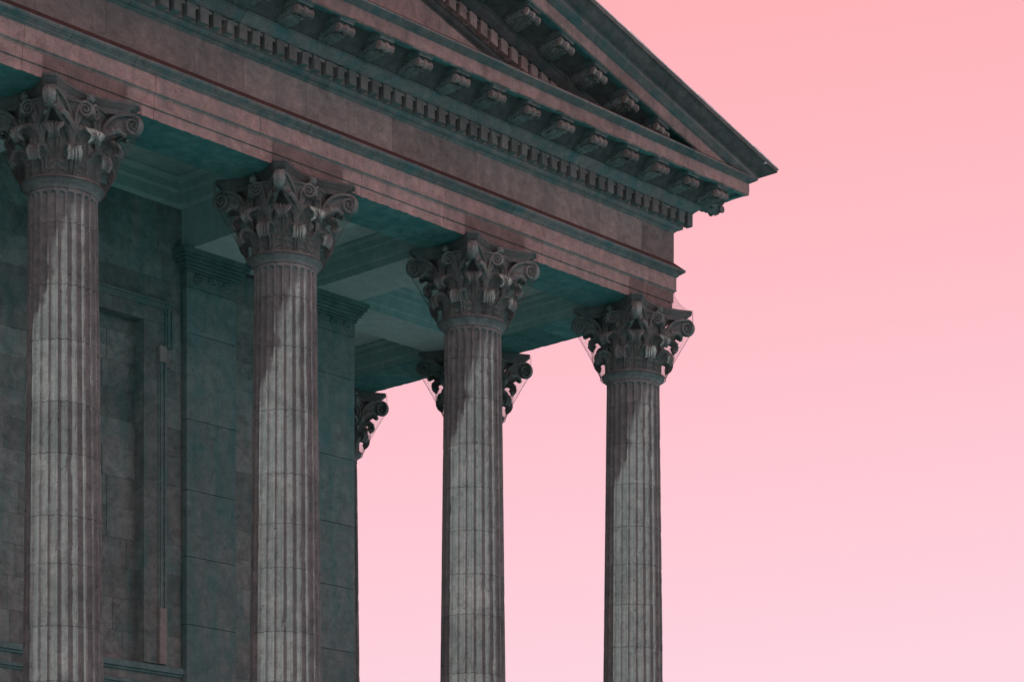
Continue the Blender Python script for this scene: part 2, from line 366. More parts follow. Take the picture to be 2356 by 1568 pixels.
def make_modillion(k=0.0):
    """local: x width, y outward is negative from the band (y=-0.735), z heights as built"""
    Z = 13.30
    # console body: side profile in (outward, z)
    top = 13.40
    prof = [(0.0, top), (0.0, 13.272), (0.04, 13.266), (0.09, 13.268), (0.14, 13.278), (0.20, 13.292), (0.27, 13.302), (0.34, 13.298), (0.40, 13.288), (0.45, 13.29), (0.465, 13.32), (0.455, 13.36), (0.44, 13.385), (0.44, top)]
    W = 0.098
    V = [(sx * W, -0.735 - d, z) for sx in (-1, 1) for d, z in prof]; n = len(prof)
    F = [tuple(range(n)), tuple(reversed(range(n, 2 * n)))] + [(i, n + i, n + (i + 1) % n, (i + 1) % n) for i in range(n)]
    parts = [(V, F)]
    for s in (-1, 1):   # side scrolls
        path = spiral_pts(0.078, 13.334, 0.012, 0.060, 1.75, 0.9, 30, -1)
        path += [(0.13, 13.295), (0.20, 13.312), (0.28, 13.335), (0.36, 13.362), (0.42, 13.378)]
        rv, rf = ribbon(path, lambda t: 0.011, 0.0, 0.022)
        parts.append(([(s * (W + y), -0.735 - a, z) for a, y, z in rv], rf if s > 0 else [q[::-1] for q in rf]))
        for q in range(4):  # little husks in the sweep of the scroll
            a = 0.155 + q * 0.045; zz = 13.375
            bv, bf = box(0, 0.012, -0.735 - a - 0.012, -0.735 - a, zz - 0.045 + q * 0.013, zz + 0.015, 0.003)
            parts.append(([(s * (W + x), y, z) for x, y, z in bv], bf))
    V, F = join(parts)
    bod = mesh('modillion', shear(V, k), F, M['capital'])
    # front bolster: fluted roll with a middle band
    rows = [(-0.134, 0.020), (-0.134, 0.050), (-0.124, 0.060), (-0.108, 0.058), (-0.102, 0.049), (-0.026, 0.047), (-0.022, 0.060), (-0.008, 0.066), (0.008, 0.066), (0.022, 0.060), (0.026, 0.047), (0.102, 0.049), (0.108, 0.058), (0.124, 0.060), (0.134, 0.050), (0.134, 0.020)]
    seg = 28; V = []; F = []
    for x, r in rows:
        for q in range(seg):
            a = 2 * math.pi * q / seg
            rr = r * (1 - (0.24 if (q % 4 == 0 and 0.026 <= abs(x) <= 0.102) else 0))
            V.append((x, -1.185 + rr * math.cos(a), 13.318 + rr * math.sin(a)))
    for i in range(len(rows) - 1):
        for q in range(seg):
            q2 = (q + 1) % seg; F.append((i * seg + q, (i + 1) * seg + q, (i + 1) * seg + q2, i * seg + q2))
    F.append(tuple(range(seg))); F.append(tuple((len(rows) - 1) * seg + q for q in reversed(range(seg))))
    bol = mesh('bolster', shear(V, k), F, M['bolst'], smooth=40)
    # leaf hugging the underside
    G = []
    for i in range(17):
        t = i / 16
        d = 0.015 + 0.40 * t; z = 13.258 + 0.030 * max(0, t - 0.2) / 0.8 - 0.022 * math.sin(math.pi * t)
        if t > 0.8: z -= 0.045 * ((t - 0.8) / 0.2); d -= 0.02 * ((t - 0.8) / 0.2) ** 2
        row = []
        w = 0.086 * (0.75 + 0.3 * math.sin(math.pi * min(1, t * 1.15))) * (0.86 + 0.22 * abs(math.sin(t * math.pi * 4.5)))
        for j in range(13):
            s = -1 + j / 6
            z2 = z - 0.012 * math.exp(-(s / 0.14) ** 2) + 0.026 * s * s + 0.013 * math.cos(abs(s) * math.pi * 3.5 - t * 16)
            row.append((s * w, -0.735 - d - 0.02 * (1 - s * s) * t, z2))
        G.append(row)
    LV, LF = grid_solid(G, -0.012)
    lf = mesh('acanthus_leaf', shear(LV, k), LF, M['capital'], smooth=60)
    # moulded cap slab
    cp = join([box(-0.135, 0.135, -1.245, -0.70, 13.425, 13.498, 0.006), box(-0.122, 0.122, -1.232, -0.70, 13.398, 13.427, 0.006)])
    cap = mesh('cap_moulding', shear(cp[0], k), cp[1], M['mould'])
    return bod, bol, lf, cap
M['bolst'] = stone('scroll_stone', (0.27, 0.27, 0.25), (0.215, 0.225, 0.21), (0.09, 0.13, 0.125), 0.55, crust=0.45)
mod_f = make_modillion(0.0); mod_r = make_modillion(TAN)
def put_mod(par, mset, loc, rz=0.0):
    b = obj('modillion', mset[0], par, loc, rz)
    bo = obj('bolster', mset[1], b); bo.scale = (random.uniform(0.9, 1.03), 1, 1); lf = obj('acanthus_leaf', mset[2], b); lf.scale = (random.uniform(1.0, 1.16), random.uniform(0.985, 1.01), 1); obj('cap_moulding', mset[3], b)
for k in range(0, 18): put_mod(ent, mod_f, (0.70 - 0.70 * k, 0, 0))
for k in range(0, 5): put_mod(ent, mod_f, (0, -0.70 + 0.70 * k, 0), R(90))

# ------------------------------------------------------------------ pediment
ped = thing('pediment', 'sloping gable pediment on top of the entablature, dark gutter edge against the pink sky', 'pediment')
UP = 0.37
def rk(pf, up=UP): return [(q, h + up) for q, h in pf]
RJ = [-12.25, -9.6, -7.9, -6.2, -4.75, -3.3, -2.02, -0.8, 0.6]
def rrun(name, pf, joints, mat, end_mitre=False, **kw):
    for i in range(len(joints) - 1):
        lm = end_mitre and i == len(joints) - 2
        part_sweep(name, ped, pf, joints[i] + 0.002, joints[i + 1] - (0 if lm else 0.002), mat, rake=TAN, mitre1=lm, smooth=32, **kw)
rrun('bed_moulding', rk(bed), [-12.25, -8.6, -5.6, -3.2, -1.6], M['sima'], dq=-0.003)
rrun('dentil_band', rk(dband), [-12.25, -1.4], M['frieze'], dq=-0.003)
rrun('ovolo_moulding', rk(ovo), [-12.25, -9.1, -6.4, -4.4, -2.5, -0.6], M['sima'], dq=-0.003)
rrun('modillion_band', rk(mband), [-12.25, 0.1], M['sima'], dq=-0.003)
rrun('corona_block', rk(cor), [-12.25, -9.6, -7.9, -6.2, -4.75, -3.3, -2.02, -1.1, -0.25, 1.29], M['corona'], mats=[M['corona'], M['soffit']], edgemat={1: 1, 2: 1, 3: 1}, step=0.06, jit=0.012, jpts=(3, 4, 5), dq=-0.003)
rcym = [(0.40, 14.12), (0.40, 13.994), (1.285, 13.994), (1.29, 14.006), (1.305, 14.010), (1.318, 14.025), (1.345, 14.040), (1.368, 14.062), (1.384, 14.074), (1.384, 14.12)]
rrun('cornice_cap', rcym, RJ[:-1] + [1.3], M['mould'], end_mitre=True, dq=-0.002)
sima = [(0.40, 14.318), (0.40, 14.122), (1.386, 14.122), (1.390, 14.140), (1.402, 14.146), (1.420, 14.152), (1.455, 14.168), (1.495, 14.195), (1.53, 14.228), (1.552, 14.252), (1.575, 14.262), (1.60, 14.266), (1.602, 14.318)]
rrun('gutter_moulding', sima, [-12.25, -9.0, -6.9, -4.7, -3.1, -1.35, 0.05, 1.4], M['sima'], end_mitre=True)
sside = [(q, h - TAN * q) for q, h in sima[2:]] + [(0.9, 14.0)]
part_sweep('gutter_moulding', ped, [(0.6, 14.03), (0.6, 13.75)] + [(q, h - TAN * q) for q, h in sima[2:]], -1.5, 13.0, M['sima'], side='S', mitre0=True, smooth=32)
part_sweep('cornice_cap', ped, [(0.6, 13.73), (0.6, 13.70), (1.30, 13.70), (1.384, 13.714), (1.384, 13.733)], -1.5, 13.0, M['mould'], side='S', mitre0=True)
# tympanum stones
ty = [-12.25, -9.4, -7.7, -6.1, -4.6, -3.0]
for i in range(len(ty) - 1):
    a, b = ty[i] + 0.003, ty[i + 1] - 0.003
    zt = lambda x: 13.195 - TAN * x - 0.0
    zb = 13.72
    if zt(b) < zb: b = (13.195 - zb) / TAN
    V = [(a, -0.462, zb), (b, -0.462, zb), (b, -0.462, zt(b) + 0.2), (a, -0.462, zt(a) + 0.2), (a, -0.2, zb), (b, -0.2, zb), (b, -0.2, zt(b) + 0.2), (a, -0.2, zt(a) + 0.2)]
    F = [(0, 1, 2, 3), (5, 4, 7, 6), (1, 5, 6, 2), (4, 0, 3, 7), (3, 2, 6, 7), (4, 5, 1, 0)]
    obj('tympanum_stone', mesh('tympanum_stone', V, F, M['tymp'] if 'tymp' in M else M['front']), ped)
part_sweep('core', ped, [(-0.1, 14.2), (-0.1, 13.3), (0.40, 13.3), (0.55, 13.6), (1.1, 13.89), (1.1, 14.2)], -12.2, -0.3, M['core'], rake=TAN)
V = [(-12.25, -0.3, 14.20 + TAN * 12.25), (1.0, -0.3, 14.20 - TAN), (1.0, 24, 14.20 - TAN), (-12.25, 24, 14.20 + TAN * 12.25), (-26, -0.3, 13.9), (-26, 24, 13.9)]
obj('roof_slab', mesh('roof_slab', V, [(0, 1, 2, 3), (4, 0, 3, 5)], M['core']), ped)
for k in range(0, 46): obj('dentil', den_r, ped, (0.40 - 10 * DP - k * DP, 0.003, UP - TAN * (0.40 - 10 * DP - k * DP)))
for k in range(0, 12):
    u = -0.70 - 0.70 * k; put_mod(ped, mod_r, (u, 0.003, UP - TAN * u))
# lead flashing sheets along the gable edge
ux = [-12.25, -9.2, -7.4, -5.9, -4.7, -3.6, -2.75, -1.9, -1.1, -0.35, 0.4, 1.0, 1.61]
for i in range(len(ux) - 1):
    a0, a1 = ux[i], ux[i + 1] + 0.02
    n = 14; V = []; F = []
    for s in range(n + 1):
        t = s / n; a = a0 + (a1 - a0) * t; bow = 0.012 * math.sin(math.pi * t) + 0.006 * nz(a * 5, 3)
        z = -TAN * a
        lift = 0.012 * (1 - t) * (i % 2)
        for q, h in ((1.30, 14.325), (1.608, 14.322), (1.612 , 14.335 + lift), (1.56, 14.372 + bow + lift), (1.30, 14.375 + bow)):
            V.append((a, -q, h + z))
    for s in range(n):
        for k in range(5): F.append((s * 5 + k, s * 5 + (k + 1) % 5, s * 5 + 5 + (k + 1) % 5, s * 5 + 5 + k))
    F.append((4, 3, 2, 1, 0)); F.append(tuple(n * 5 + k for k in range(5)))
    obj('flashing_sheet', mesh('flashing_sheet', V, F, M['lead']), ped)
obj('flashing_sheet', mesh('flashing_sheet', *box(1.30, 1.612, -1.60, 12.9, 13.885, 13.905, 0.004), M['lead']), ped)

# ------------------------------------------------------------------ columns
ZB, ZN = 1.4, 10.58          # column foot, foot of the capital bell
def rad(h): return 0.412 + (10.44 - h) * 0.0115
NF, PF = 24, 9
def ring(h, seed, chip=True, shrink=0.0):
    Rr = rad(h) - shrink; pts = []
    pitch = 2 * math.pi / NF; fw = 0.21 * pitch; aw = (pitch - fw) / 2
    ftop = 10.388
    for f in range(NF):
        a0 = f * pitch
        for k in range(PF):
            if k == 0: a = a0 - fw / 2
            elif k == 1: a = a0 + fw / 2
            else: a = a0 + fw / 2 + 2 * aw * (k - 1) / (PF - 1)
            x = (a - (a0 + pitch / 2)) * Rr
            hw = aw * Rr; d = 0.0
            if k > 1:
                dz = max(0.0, h - (ftop - hw))
                d = 1.0 * math.sqrt(max(0.0, hw * hw - x * x - dz * dz))
            rr = Rr - d
            if chip and k <= 1:
                e = nz(f * 7.3 + k * 3.1 + seed, h * 4.2, seed) + 0.5 * nz(f * 5.1 + k + seed, h * 11, 3.3)
                rr -= 0.032 * max(0, e - 0.2) + 0.003 * max(0, nz(f, h * 20, seed + k))
            else:
                rr += 0.0025 * nz(f * 2.2 + k * 0.4 + seed, h * 6, 1.7)
            pts.append((rr * math.cos(a), rr * math.sin(a), h - ZB))
    return pts
def drum(h0, h1, seed):
    hs = [h0 + 0.0012, h0 + 0.006]
    n = max(2, int((h1 - h0) / 0.085))
    hs += [h0 + 0.012 + (h1 - h0 - 0.024) * i / n for i in range(1, n)]
    if h1 > 10.3: hs = sorted(hs + [10.325, 10.34, 10.35, 10.36, 10.37, 10.378, 10.384, 10.389])
    hs += [h1 - 0.006, h1 - 0.0012]
    V, F = [], []; N = NF * PF
    rows = [ring(hs[0], seed, True, 0.006)] + [ring(h, seed) for h in hs[1:-1]] + [ring(hs[-1], seed, True, 0.006)]
    for r in rows: V += r
    for i in range(len(rows) - 1):
        for k in range(N):
            k2 = (k + 1) % N; F.append((i * N + k, i * N + k2, (i + 1) * N + k2, (i + 1) * N + k))
    return mesh('shaft_drum', V, F, M['column'])
neck_me = mesh('necking_ring', *lathe([(0.30, 10.432), (0.414, 10.434), (0.418, 10.45), (0.426, 10.465), (0.442, 10.482), (0.462, 10.495), (0.474, 10.503), (0.474, 10.510), (0.468, 10.514), (0.478, 10.518), (0.49, 10.53), (0.493, 10.543), (0.488, 10.558), (0.475, 10.568), (0.44, 10.575), (0.30, 10.578)], 72, ZB), M['neck'] if 'neck' in M else M['column'], smooth=40)
base_me = mesh('column_base', *lathe([(0.2, 1.84), (0.515, 1.84), (0.53, 1.80), (0.56, 1.795), (0.575, 1.77), (0.56, 1.745), (0.545, 1.72), (0.56, 1.69), (0.60, 1.68), (0.63, 1.66), (0.655, 1.62), (0.64, 1.57), (0.60, 1.55), (0.60, 1.53)], 64, ZB), M['column'], smooth=40)
V, F = box(-0.66, 0.66, -0.66, 0.66, 0.0, 0.13, 0.01); plinth_me = mesh('plinth', V, F, M['column'])
core_me = mesh('core', *lathe([(0.33, 1.5), (0.33, 11.5)], 24, ZB), M['core'])

# capital pieces: heights relative to the bell foot ZN
def bell_r(z): return 0.405 + 0.03 * z + 0.12 * max(0, (z - 0.45) / 0.42) ** 2
bell_me = mesh('capital', *lathe([(0.30, -0.01)] + [(bell_r(z), z) for z in np.linspace(0, 0.84, 14)] + [(0.56, 0.845), (0.565, 0.862), (0.3, 0.868)], 64), M['capital'], smooth=50)

def leaf_mesh(height, tipr, w0, name, nl=5.0):
    """acanthus leaf facing +x with lobed edges, ribs and a curled tip"""
    rho = 0.052
    zt = height - rho
    spine = [(bell_r(0) + 0.016 + 0.034 * (t ** 2), zt * t) for t in np.linspace(0, 1, 27)]
    r_end = spine[-1][0]
    reach = tipr - r_end
    for i in range(1, 17):
        a = math.pi * 1.28 * i / 16
        spine.append((r_end + (reach / 2) * (1 - math.cos(a)), zt + rho * math.sin(a) * (1.0 if a < math.pi else 1.3)))
    S = np.array(spine); n = len(S); T = np.gradient(S, axis=0); T /= np.linalg.norm(T, axis=1)[:, None]
    Nn = np.stack([T[:, 1], -T[:, 0]], 1)
    G = []; nj = 23
    for i in range(n):
        t = i / (n - 1)
        base = w0 * (0.78 + 0.42 * math.sin(math.pi * min(1, t * 1.3)) ** 1.2)
        if t > 0.72: base *= math.sqrt(max(0.34, 1 - ((t - 0.72) / 0.285) ** 2))
        row = []
        ph = lambda s: abs(math.sin(math.pi * (nl * (t - 0.10 * abs(s)))))
        w = base * (0.74 + 0.36 * ph(1.0) ** 0.7)
        for j in range(nj):
            s = -1 + 2 * j / (nj - 1); b = abs(s)
            off = 0.022 * math.exp(-(s / 0.09) ** 2) - 0.020 * math.exp(-((b - 0.19) / 0.06) ** 2) + 0.014 * math.exp(-((b - 0.31) / 0.06) ** 2) - 0.014 * math.exp(-((b - 0.42) / 0.06) ** 2)
            off += 0.034 * (ph(s) - 0.55) * max(0.0, min(1, (b - 0.35) * 2.2))
            off -= 0.022 * s * s
            off -= 0.030 * math.exp(-((b - 0.62) / 0.10) ** 2) * max(0, 1 - ph(s) * 2.6)
            if t > 0.6: off += (-0.035 * (s * s) + 0.012 * math.cos(s * math.pi * 6)) * (t - 0.6) / 0.4
            r = S[i, 0] + Nn[i, 0] * off; z = S[i, 1] + Nn[i, 1] * off
            ang = s * w / max(0.42, min(r, 0.50))
            row.append((r * math.cos(ang), r * math.sin(ang), z))
        G.append(row)
    th = np.array([[-0.014 - 0.030 * min(1, max(0, (i / (n - 1) - 0.55) / 0.2)) * (1 - 0.5 * max(0, i / (n - 1) - 0.8) / 0.2)] * nj for i in range(n)])
    V, F = grid_solid(G, th)
    return mesh(name, V, F, M['capital'], smooth=70)
leaf_lo = leaf_mesh(0.262, 0.578, 0.118, 'acanthus_leaf', 4.0)
leaf_hi = leaf_mesh(0.512, 0.625, 0.120, 'acanthus_leaf', 6.0)

def volute_mesh(A, B, zA, zc, R0, r_end, turns, hw, name, dwid):
    """scroll springing from plan point A to plan point B (face coords: a along face, d outward), face normal +x, a = +y"""
    A = np.array(A); B = np.array(B); L = np.linalg.norm(B - A); e = (B - A) / L; nrm = np.array([-e[1], e[0]])
    if nrm[1] < 0: nrm = -nrm
    top = np.array([L, zc + R0])
    P0 = np.array([0.0, zA]); P1 = np.array([0.02, zA + (top[1] - zA) * 0.75]); P2 = np.array([L * 0.55, top[1] + 0.004])
    path = [tuple((1 - t) ** 3 * P0 + 3 * (1 - t) ** 2 * t * P1 + 3 * (1 - t) * t * t * P2 + t ** 3 * top) for t in np.linspace(0, 1, 13)][:-1]
    n = 44
    for i in range(n + 1):
        t = i / n; r = R0 * (1 - t) ** 1.0 + r_end * t; a = math.pi / 2 - turns * 2 * math.pi * t
        path.append((L + r * math.cos(a), zc + r * math.sin(a)))
    m = len(path)
    def w(t): 
        i = t * (m - 1)
        return hw * (0.75 + 0.25 * min(1, i / 8)) if i < 13 else hw * (1 - 0.55 * (i - 13) / (m - 13))
    rv, rf = ribbon(path, w, -dwid, dwid * 0.85)
    # solid disc behind the spiral and a web below the stem
    dv, df = [], []
    seg = 28
    for dep, rr in ((-dwid, 0.92 * R0), (dwid * 0.12, 0.90 * R0), (dwid * 0.16, 0.2 * R0)):
        for q in range(seg):
            a = 2 * math.pi * q / seg; dv.append((L + rr * math.cos(a), dep, zc + rr * math.sin(a)))
    for r_ in range(2):
        for q in range(seg):
            q2 = (q + 1) % seg; df.append((r_ * seg + q, r_ * seg + q2, (r_ + 1) * seg + q2, (r_ + 1) * seg + q))
    df.append(tuple(2 * seg + q for q in range(seg))); df.append(tuple(reversed(range(seg))))
    # web between stem and disc
    wv = []; wf = []
    for i in range(13):
        p = path[i]; q = (L * (i / 12) * 0.9, zA + 0.01 + (zc - R0 * 0.55 - zA) * (i / 12) ** 1.3)
        for dep in (-dwid * 0.8, -dwid * 0.1):
            wv += [(p[0], dep, p[1]), (q[0], dep, q[1])]
    for i in range(12):
        b = i * 4; c = b + 4
        wf += [(b + 2, b + 3, c + 3, c + 2), (b + 1, b, c, c + 1), (b + 3, b + 1, c + 1, c + 3)]
    V, F = join([(rv, rf), (dv, df), (wv, wf)])
    out = []
    for l, d, z in V:
        p = A + e * l + nrm * d
        out.append((p[1], p[0], z))
    return out, F
def vmesh(name, VF, mirror):
    V, F = VF
    if mirror: V = [(x, -y, z) for x, y, z in V]; F = [f[::-1] for f in F]
    return mesh(name, V, F, M['capital'], smooth=45)
vol = volute_mesh((0.21, 0.455), (0.58, 0.60), 0.50, 0.757, 0.122, 0.020, 1.9, 0.020, 'volute', 0.045)
hel = volute_mesh((0.175, 0.465), (0.062, 0.535), 0.50, 0.775, 0.090, 0.016, 1.75, 0.016, 'helix', 0.04)
vol_me = [vmesh('volute', vol, m) for m in (False, True)]
hel_me = [vmesh('helix_scroll', hel, m) for m in (False, True)]
# leaf that carries each volute from below
def carry_leaf(mirror):
    A = np.array((0.19, 0.46)); B = np.array((0.60, 0.615)); e = (B - A) / np.linalg.norm(B - A); nr = np.array([-e[1], e[0]])
    G = []
    n = 15
    for i in range(n):
        t = i / (n - 1); l = 0.01 + 0.31 * t
        z0 = 0.50 + 0.19 * t ** 0.8 - (0.075 * max(0, t - 0.75) / 0.25) - 0.03 * t
        hgt = (0.085 + 0.04 * math.sin(math.pi * t)) * (0.8 + 0.35 * abs(math.sin(t * math.pi * 3.5))) * (1 - 0.55 * t)
        row = []
        for j in range(7):
            s = j / 6
            p = A + e * l + nr * (0.03 + 0.022 * math.sin(s * math.pi) + 0.006 * math.cos(s * 9 + t * 14))
            row.append((p[1], p[0] * (-1 if mirror else 1), z0 + hgt * s))
        G.append(row)
    V, F = grid_solid(G, 0.05 if not mirror else -0.05)
    return mesh('calyx_leaf', V, F, M['capital'], smooth=60)
carry_me = [carry_leaf(False), carry_leaf(True)]
def caul():
    V, F = [], []; seg = 14
    rows = [(0.030, 0.27, 0.455), (0.036, 0.36, 0.462), (0.046, 0.40, 0.465), (0.05, 0.415, 0.467), (0.040, 0.43, 0.468), (0.055, 0.47, 0.475), (0.085, 0.53, 0.482), (0.105, 0.575, 0.49), (0.07, 0.585, 0.485)]
    for r, z, d in rows:
        for q in range(seg):
            a = 2 * math.pi * q / seg; fl = 1 + (0.14 if q % 2 else -0.08) * (z > 0.43)
            V.append((d + 0.55 * r * fl * math.cos(a), r * fl * math.sin(a), z + (0.02 if (q % 2 and z > 0.56) else 0)))
    for i in range(len(rows) - 1):
        for q in range(seg): F.append((i * seg + q, i * seg + (q + 1) % seg, (i + 1) * seg + (q + 1) % seg, (i + 1) * seg + q))
    F.append(tuple((len(rows) - 1) * seg + q for q in range(seg)))
    return mesh('stem_calyx', V, F, M['capital'], smooth=60)
caul_me = caul()
def fleuron():
    V, F = [], []; seg = 20
    for i in range(7):
        th = math.pi * i / 6
        for q in range(seg):
            a = 2 * math.pi * q / seg; rr = 0.058 * math.sin(th) * (1 + 0.22 * math.cos(5 * a))
            V.append((0.545 - 0.055 * math.cos(th), rr * math.cos(a), 0.925 + rr * math.sin(a)))
    for i in range(6):
        for q in range(seg): F.append((i * seg + q, i * seg + (q + 1) % seg, (i + 1) * seg + (q + 1) % seg, (i + 1) * seg + q))
    return mesh('fleuron', V, F, M['capital'], smooth=60)
fleu_me = fleuron()
def abacus_plan(n=14):
    c, dl, mid = 0.705, 0.115, 0.505
    one = []
    for i in range(n + 1):
        t = -1 + 2 * i / n; y = t * (c - dl); x = mid + (c - mid) * abs(t) ** 2.1
        one.append((x, y))
    pts = []
    for k in range(4):
        a = k * math.pi / 2; pts += [(x * math.cos(a) - y * math.sin(a), x * math.sin(a) + y * math.cos(a)) for x, y in one]
    return pts
def abacus():
    P = abacus_plan(); n = len(P); V, F = [], []
    lev = [(0.60, 0.855), (0.885, 0.858), (0.89, 0.925), (0.905, 0.93), (0.915, 0.937), (0.945, 0.95), (0.968, 0.972), (0.985, 0.982), (1.0, 0.985), (1.0, 1.018)]
    for s, z in lev: V += [(x * s, y * s, z) for x, y in P]
    for i in range(len(lev) - 1):
        for k in range(n): F.append((i * n + k, i * n + (k + 1) % n, (i + 1) * n + (k + 1) % n, (i + 1) * n + k))
    F.append(tuple((len(lev) - 1) * n + k for k in range(n)))
    return mesh('abacus', V, F, M['abac'], smooth=38)
M['abac'] = stone('abacus_stone', (0.18, 0.20, 0.188), (0.135, 0.17, 0.163), (0.05, 0.13, 0.13), 0.6, crust=0.4)
abac_me = abacus()

def joints_for(seed):
    rnd = random.Random(seed); h = 10.432; js = [h]; h -= rnd.uniform(0.36, 0.5)
    js.append(h)
    while h > 2.4:
        h -= rnd.choice([0.58, 0.62, 0.66, 0.75, 0.84]); js.append(h)
    js[-1] = 1.84
    return js
cols = [((-14.0, 0), 'fluted column wholly out of the picture beyond its left edge'),
        ((-10.5, 0), 'fluted sunlit stone column nearest the left edge of the picture'),
        ((-7.0, 0), 'second fluted stone column from the left, brightest sunlit shaft, in front of the wall'),
        ((-3.5, 0), 'third fluted stone column from the left, its upper shaft in front of another capital'),
        ((0, 0), 'corner fluted column, rightmost, standing alone against the pink sky'),
        ((0, 3.5), 'column whose capital shows on both sides of the third column shaft'),
        ((0, 7.0), 'farthest column, only half its capital showing past the dark pilaster corner')]
for ci, ((cx, cy), lab) in enumerate(cols):
    t = thing('corinthian_column', lab, 'column', (cx, cy, ZB), 'Corinthian columns of the portico')
    js = joints_for(ci * 13 + 3)
    for i in range(len(js) - 1):
        obj('shaft_drum', drum(js[i + 1], js[i], ci * 5.7 + i * 0.37), t)
    obj('necking_ring', neck_me, t); obj('column_base', base_me, t); obj('plinth', plinth_me, t); obj('core', core_me, t)
    cap = obj('capital', bell_me, t, (0, 0, ZN - ZB))
    for k in range(8):
        for lm, a in ((leaf_lo, 22.5 + 45 * k), (leaf_hi, 45 * k)):
            q = obj('acanthus_leaf', lm, cap, rz=R(a + random.uniform(-1.2, 1.2))); u = random.uniform(0.975, 1.02); q.scale = (u, u, random.uniform(0.95, 1.04))
        obj('stem_calyx', caul_me, cap, rz=R(22.5 + 45 * k))
    for k in range(4):
        for m in (0, 1):
            obj('volute', vol_me[m], cap, rz=R(90 * k)); obj('helix_scroll', hel_me[m], cap, rz=R(90 * k)); obj('calyx_leaf', carry_me[m], cap, rz=R(90 * k))
        obj('fleuron', fleu_me, cap, rz=R(90 * k))
    obj('abacus', abac_me, cap)

# ------------------------------------------------------------------ portico ceiling
ceil = thing('portico_ceiling', 'coffered ceiling of blue green plaster inside the portico', 'ceiling')
LOW = [(0.0, 11.602), (0.0, 11.70), (0.012, 11.703), (0.02, 11.715), (0.045, 11.72), (0.045, 11.885), (0.057, 11.888), (0.065, 11.90), (0.085, 11.905), (0.085, 11.985), (0.10, 11.99), (0.115, 12.005), (0.15, 12.012), (0.15, 12.06)]
HIGH = [(0.0, 11.602), (0.0, 12.20), (0.02, 12.203), (0.035, 12.22), (0.05, 12.24), (0.055, 12.25), (0.055, 12.40), (0.07, 12.405), (0.08, 12.42), (0.10, 12.425), (0.10, 12.53), (0.12, 12.535), (0.14, 12.56), (0.20, 12.57), (0.20, 12.62)]
def coffer(u0, u1, w0, w1, lev=LOW):
    V, F = [], []
    for d, h in lev: V += [(u0 + d, w0 + d, h), (u1 - d, w0 + d, h), (u1 - d, w1 - d, h), (u0 + d, w1 - d, h)]
    for i in range(len(lev) - 1):
        for k in range(4): F.append((i * 4 + k, (i + 1) * 4 + k, (i + 1) * 4 + (k + 1) % 4, i * 4 + (k + 1) % 4))
    if lev is HIGH: F.pop(2)          # the ashlar wall itself closes the back of the high bays
    fr_ = obj('coffer_moulding', mesh('coffer_moulding', V, F, M['ceilm']), ceil)
    p = lev[-1]
    obj('coffer_panel', mesh('coffer_panel', *box(u0 + p[0] - 0.02, u1 - p[0] + 0.02, w0 + p[0] - 0.02, w1 - p[0] + 0.02, p[1] - 0.01, p[1] + 0.08), M['ceilm'] if lev is HIGH else M['ceil']), fr_)  # high bays take the darker plaster, their dimmer light put into the colour
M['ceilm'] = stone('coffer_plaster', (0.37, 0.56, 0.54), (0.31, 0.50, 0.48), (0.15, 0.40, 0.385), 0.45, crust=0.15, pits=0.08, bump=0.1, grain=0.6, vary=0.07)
def beam(u0, u1, w0, w1): obj('ceiling_beam', mesh('ceiling_beam', *box(u0, u1, w0, w1, 11.60, 11.70), M['ceil']), ceil)
YI, XI, WB, WE = 0.424, -0.424, 3.06, 4.0     # inner faces of front and side architraves, cross beam
us = [(-3.10, XI), (-5.36, -3.95), (-10.1, -6.26), (-14.0, -11.0), (-18.5, -14.9)]
for i, (a, b) in enumerate(us):
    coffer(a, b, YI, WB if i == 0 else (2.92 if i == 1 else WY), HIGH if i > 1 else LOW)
for a, b in ((-3.95, -3.10), (-6.26, -5.36), (-11.0, -10.1), (-14.9, -14.0)): beam(a + 0.002, b - 0.002, YI, WB)
beam(-3.948, XI, WB + 0.002, WE - 0.002)
for a, b in us[1:2]: beam(a, b, 2.922, 3.2)
coffer(-3.0, XI, WE, 6.6); beam(-3.0, XI, 6.602, 7.4); coffer(-3.0, XI, 7.402, 10.1); beam(-3.0, XI, 10.1, 12.9)
obj('ceiling_core', mesh('ceiling_core', *box(-26, -0.3, 0.3, 13, 12.75, 12.95), M['core']), ceil)

# ------------------------------------------------------------------ cella wall
wall = thing('temple_wall', 'dark ashlar wall with a blind window behind the front columns', 'wall')
rows = [1.4, 2.2, 3.0, 3.8, 4.4, 5.0, 5.58, 6.03, 6.49, 6.92, 7.34, 7.77, 8.20, 8.62, 9.02, 9.45, 9.84, 10.27, 10.69, 11.11, 11.53, 11.95, 12.3]
WIN = (-8.25, -6.947, 5.58, 10.464)      # blind window opening
rnd = random.Random(5)
for r in range(len(rows) - 1):
    z0, z1 = rows[r], rows[r + 1]
    segs = [(-13.5, -6.26), (-5.362, -3.95)] if z1 < 11.56 else [(-13.5, -6.26)]
    if z0 >= 5.57 and z1 <= 10.7:
        segs = [(-13.5, WIN[0]), (WIN[1], -6.26), (-5.362, -3.95)]
    for a, b in segs:
        x = a; first = True
        while x < b - 0.01:
            ln = rnd.uniform(0.7, 1.5)
            if first: ln *= rnd.uniform(0.4, 1); first = False
            e = min(b, x + ln)
            if b - e < 0.25: e = b
            top = z1
            if z0 < 10.464 < z1 and x >= WIN[0] - 0.01 and e <= WIN[1] + 0.01: pass
            off = rnd.uniform(-0.004, 0.004)
            obj('wall_block', mesh('wall_block', *box(x + 0.001, e - 0.001, WY + off, WY + 0.4, z0 + 0.001, top - 0.001, 0.0025), M['wall']), wall)
            x = e
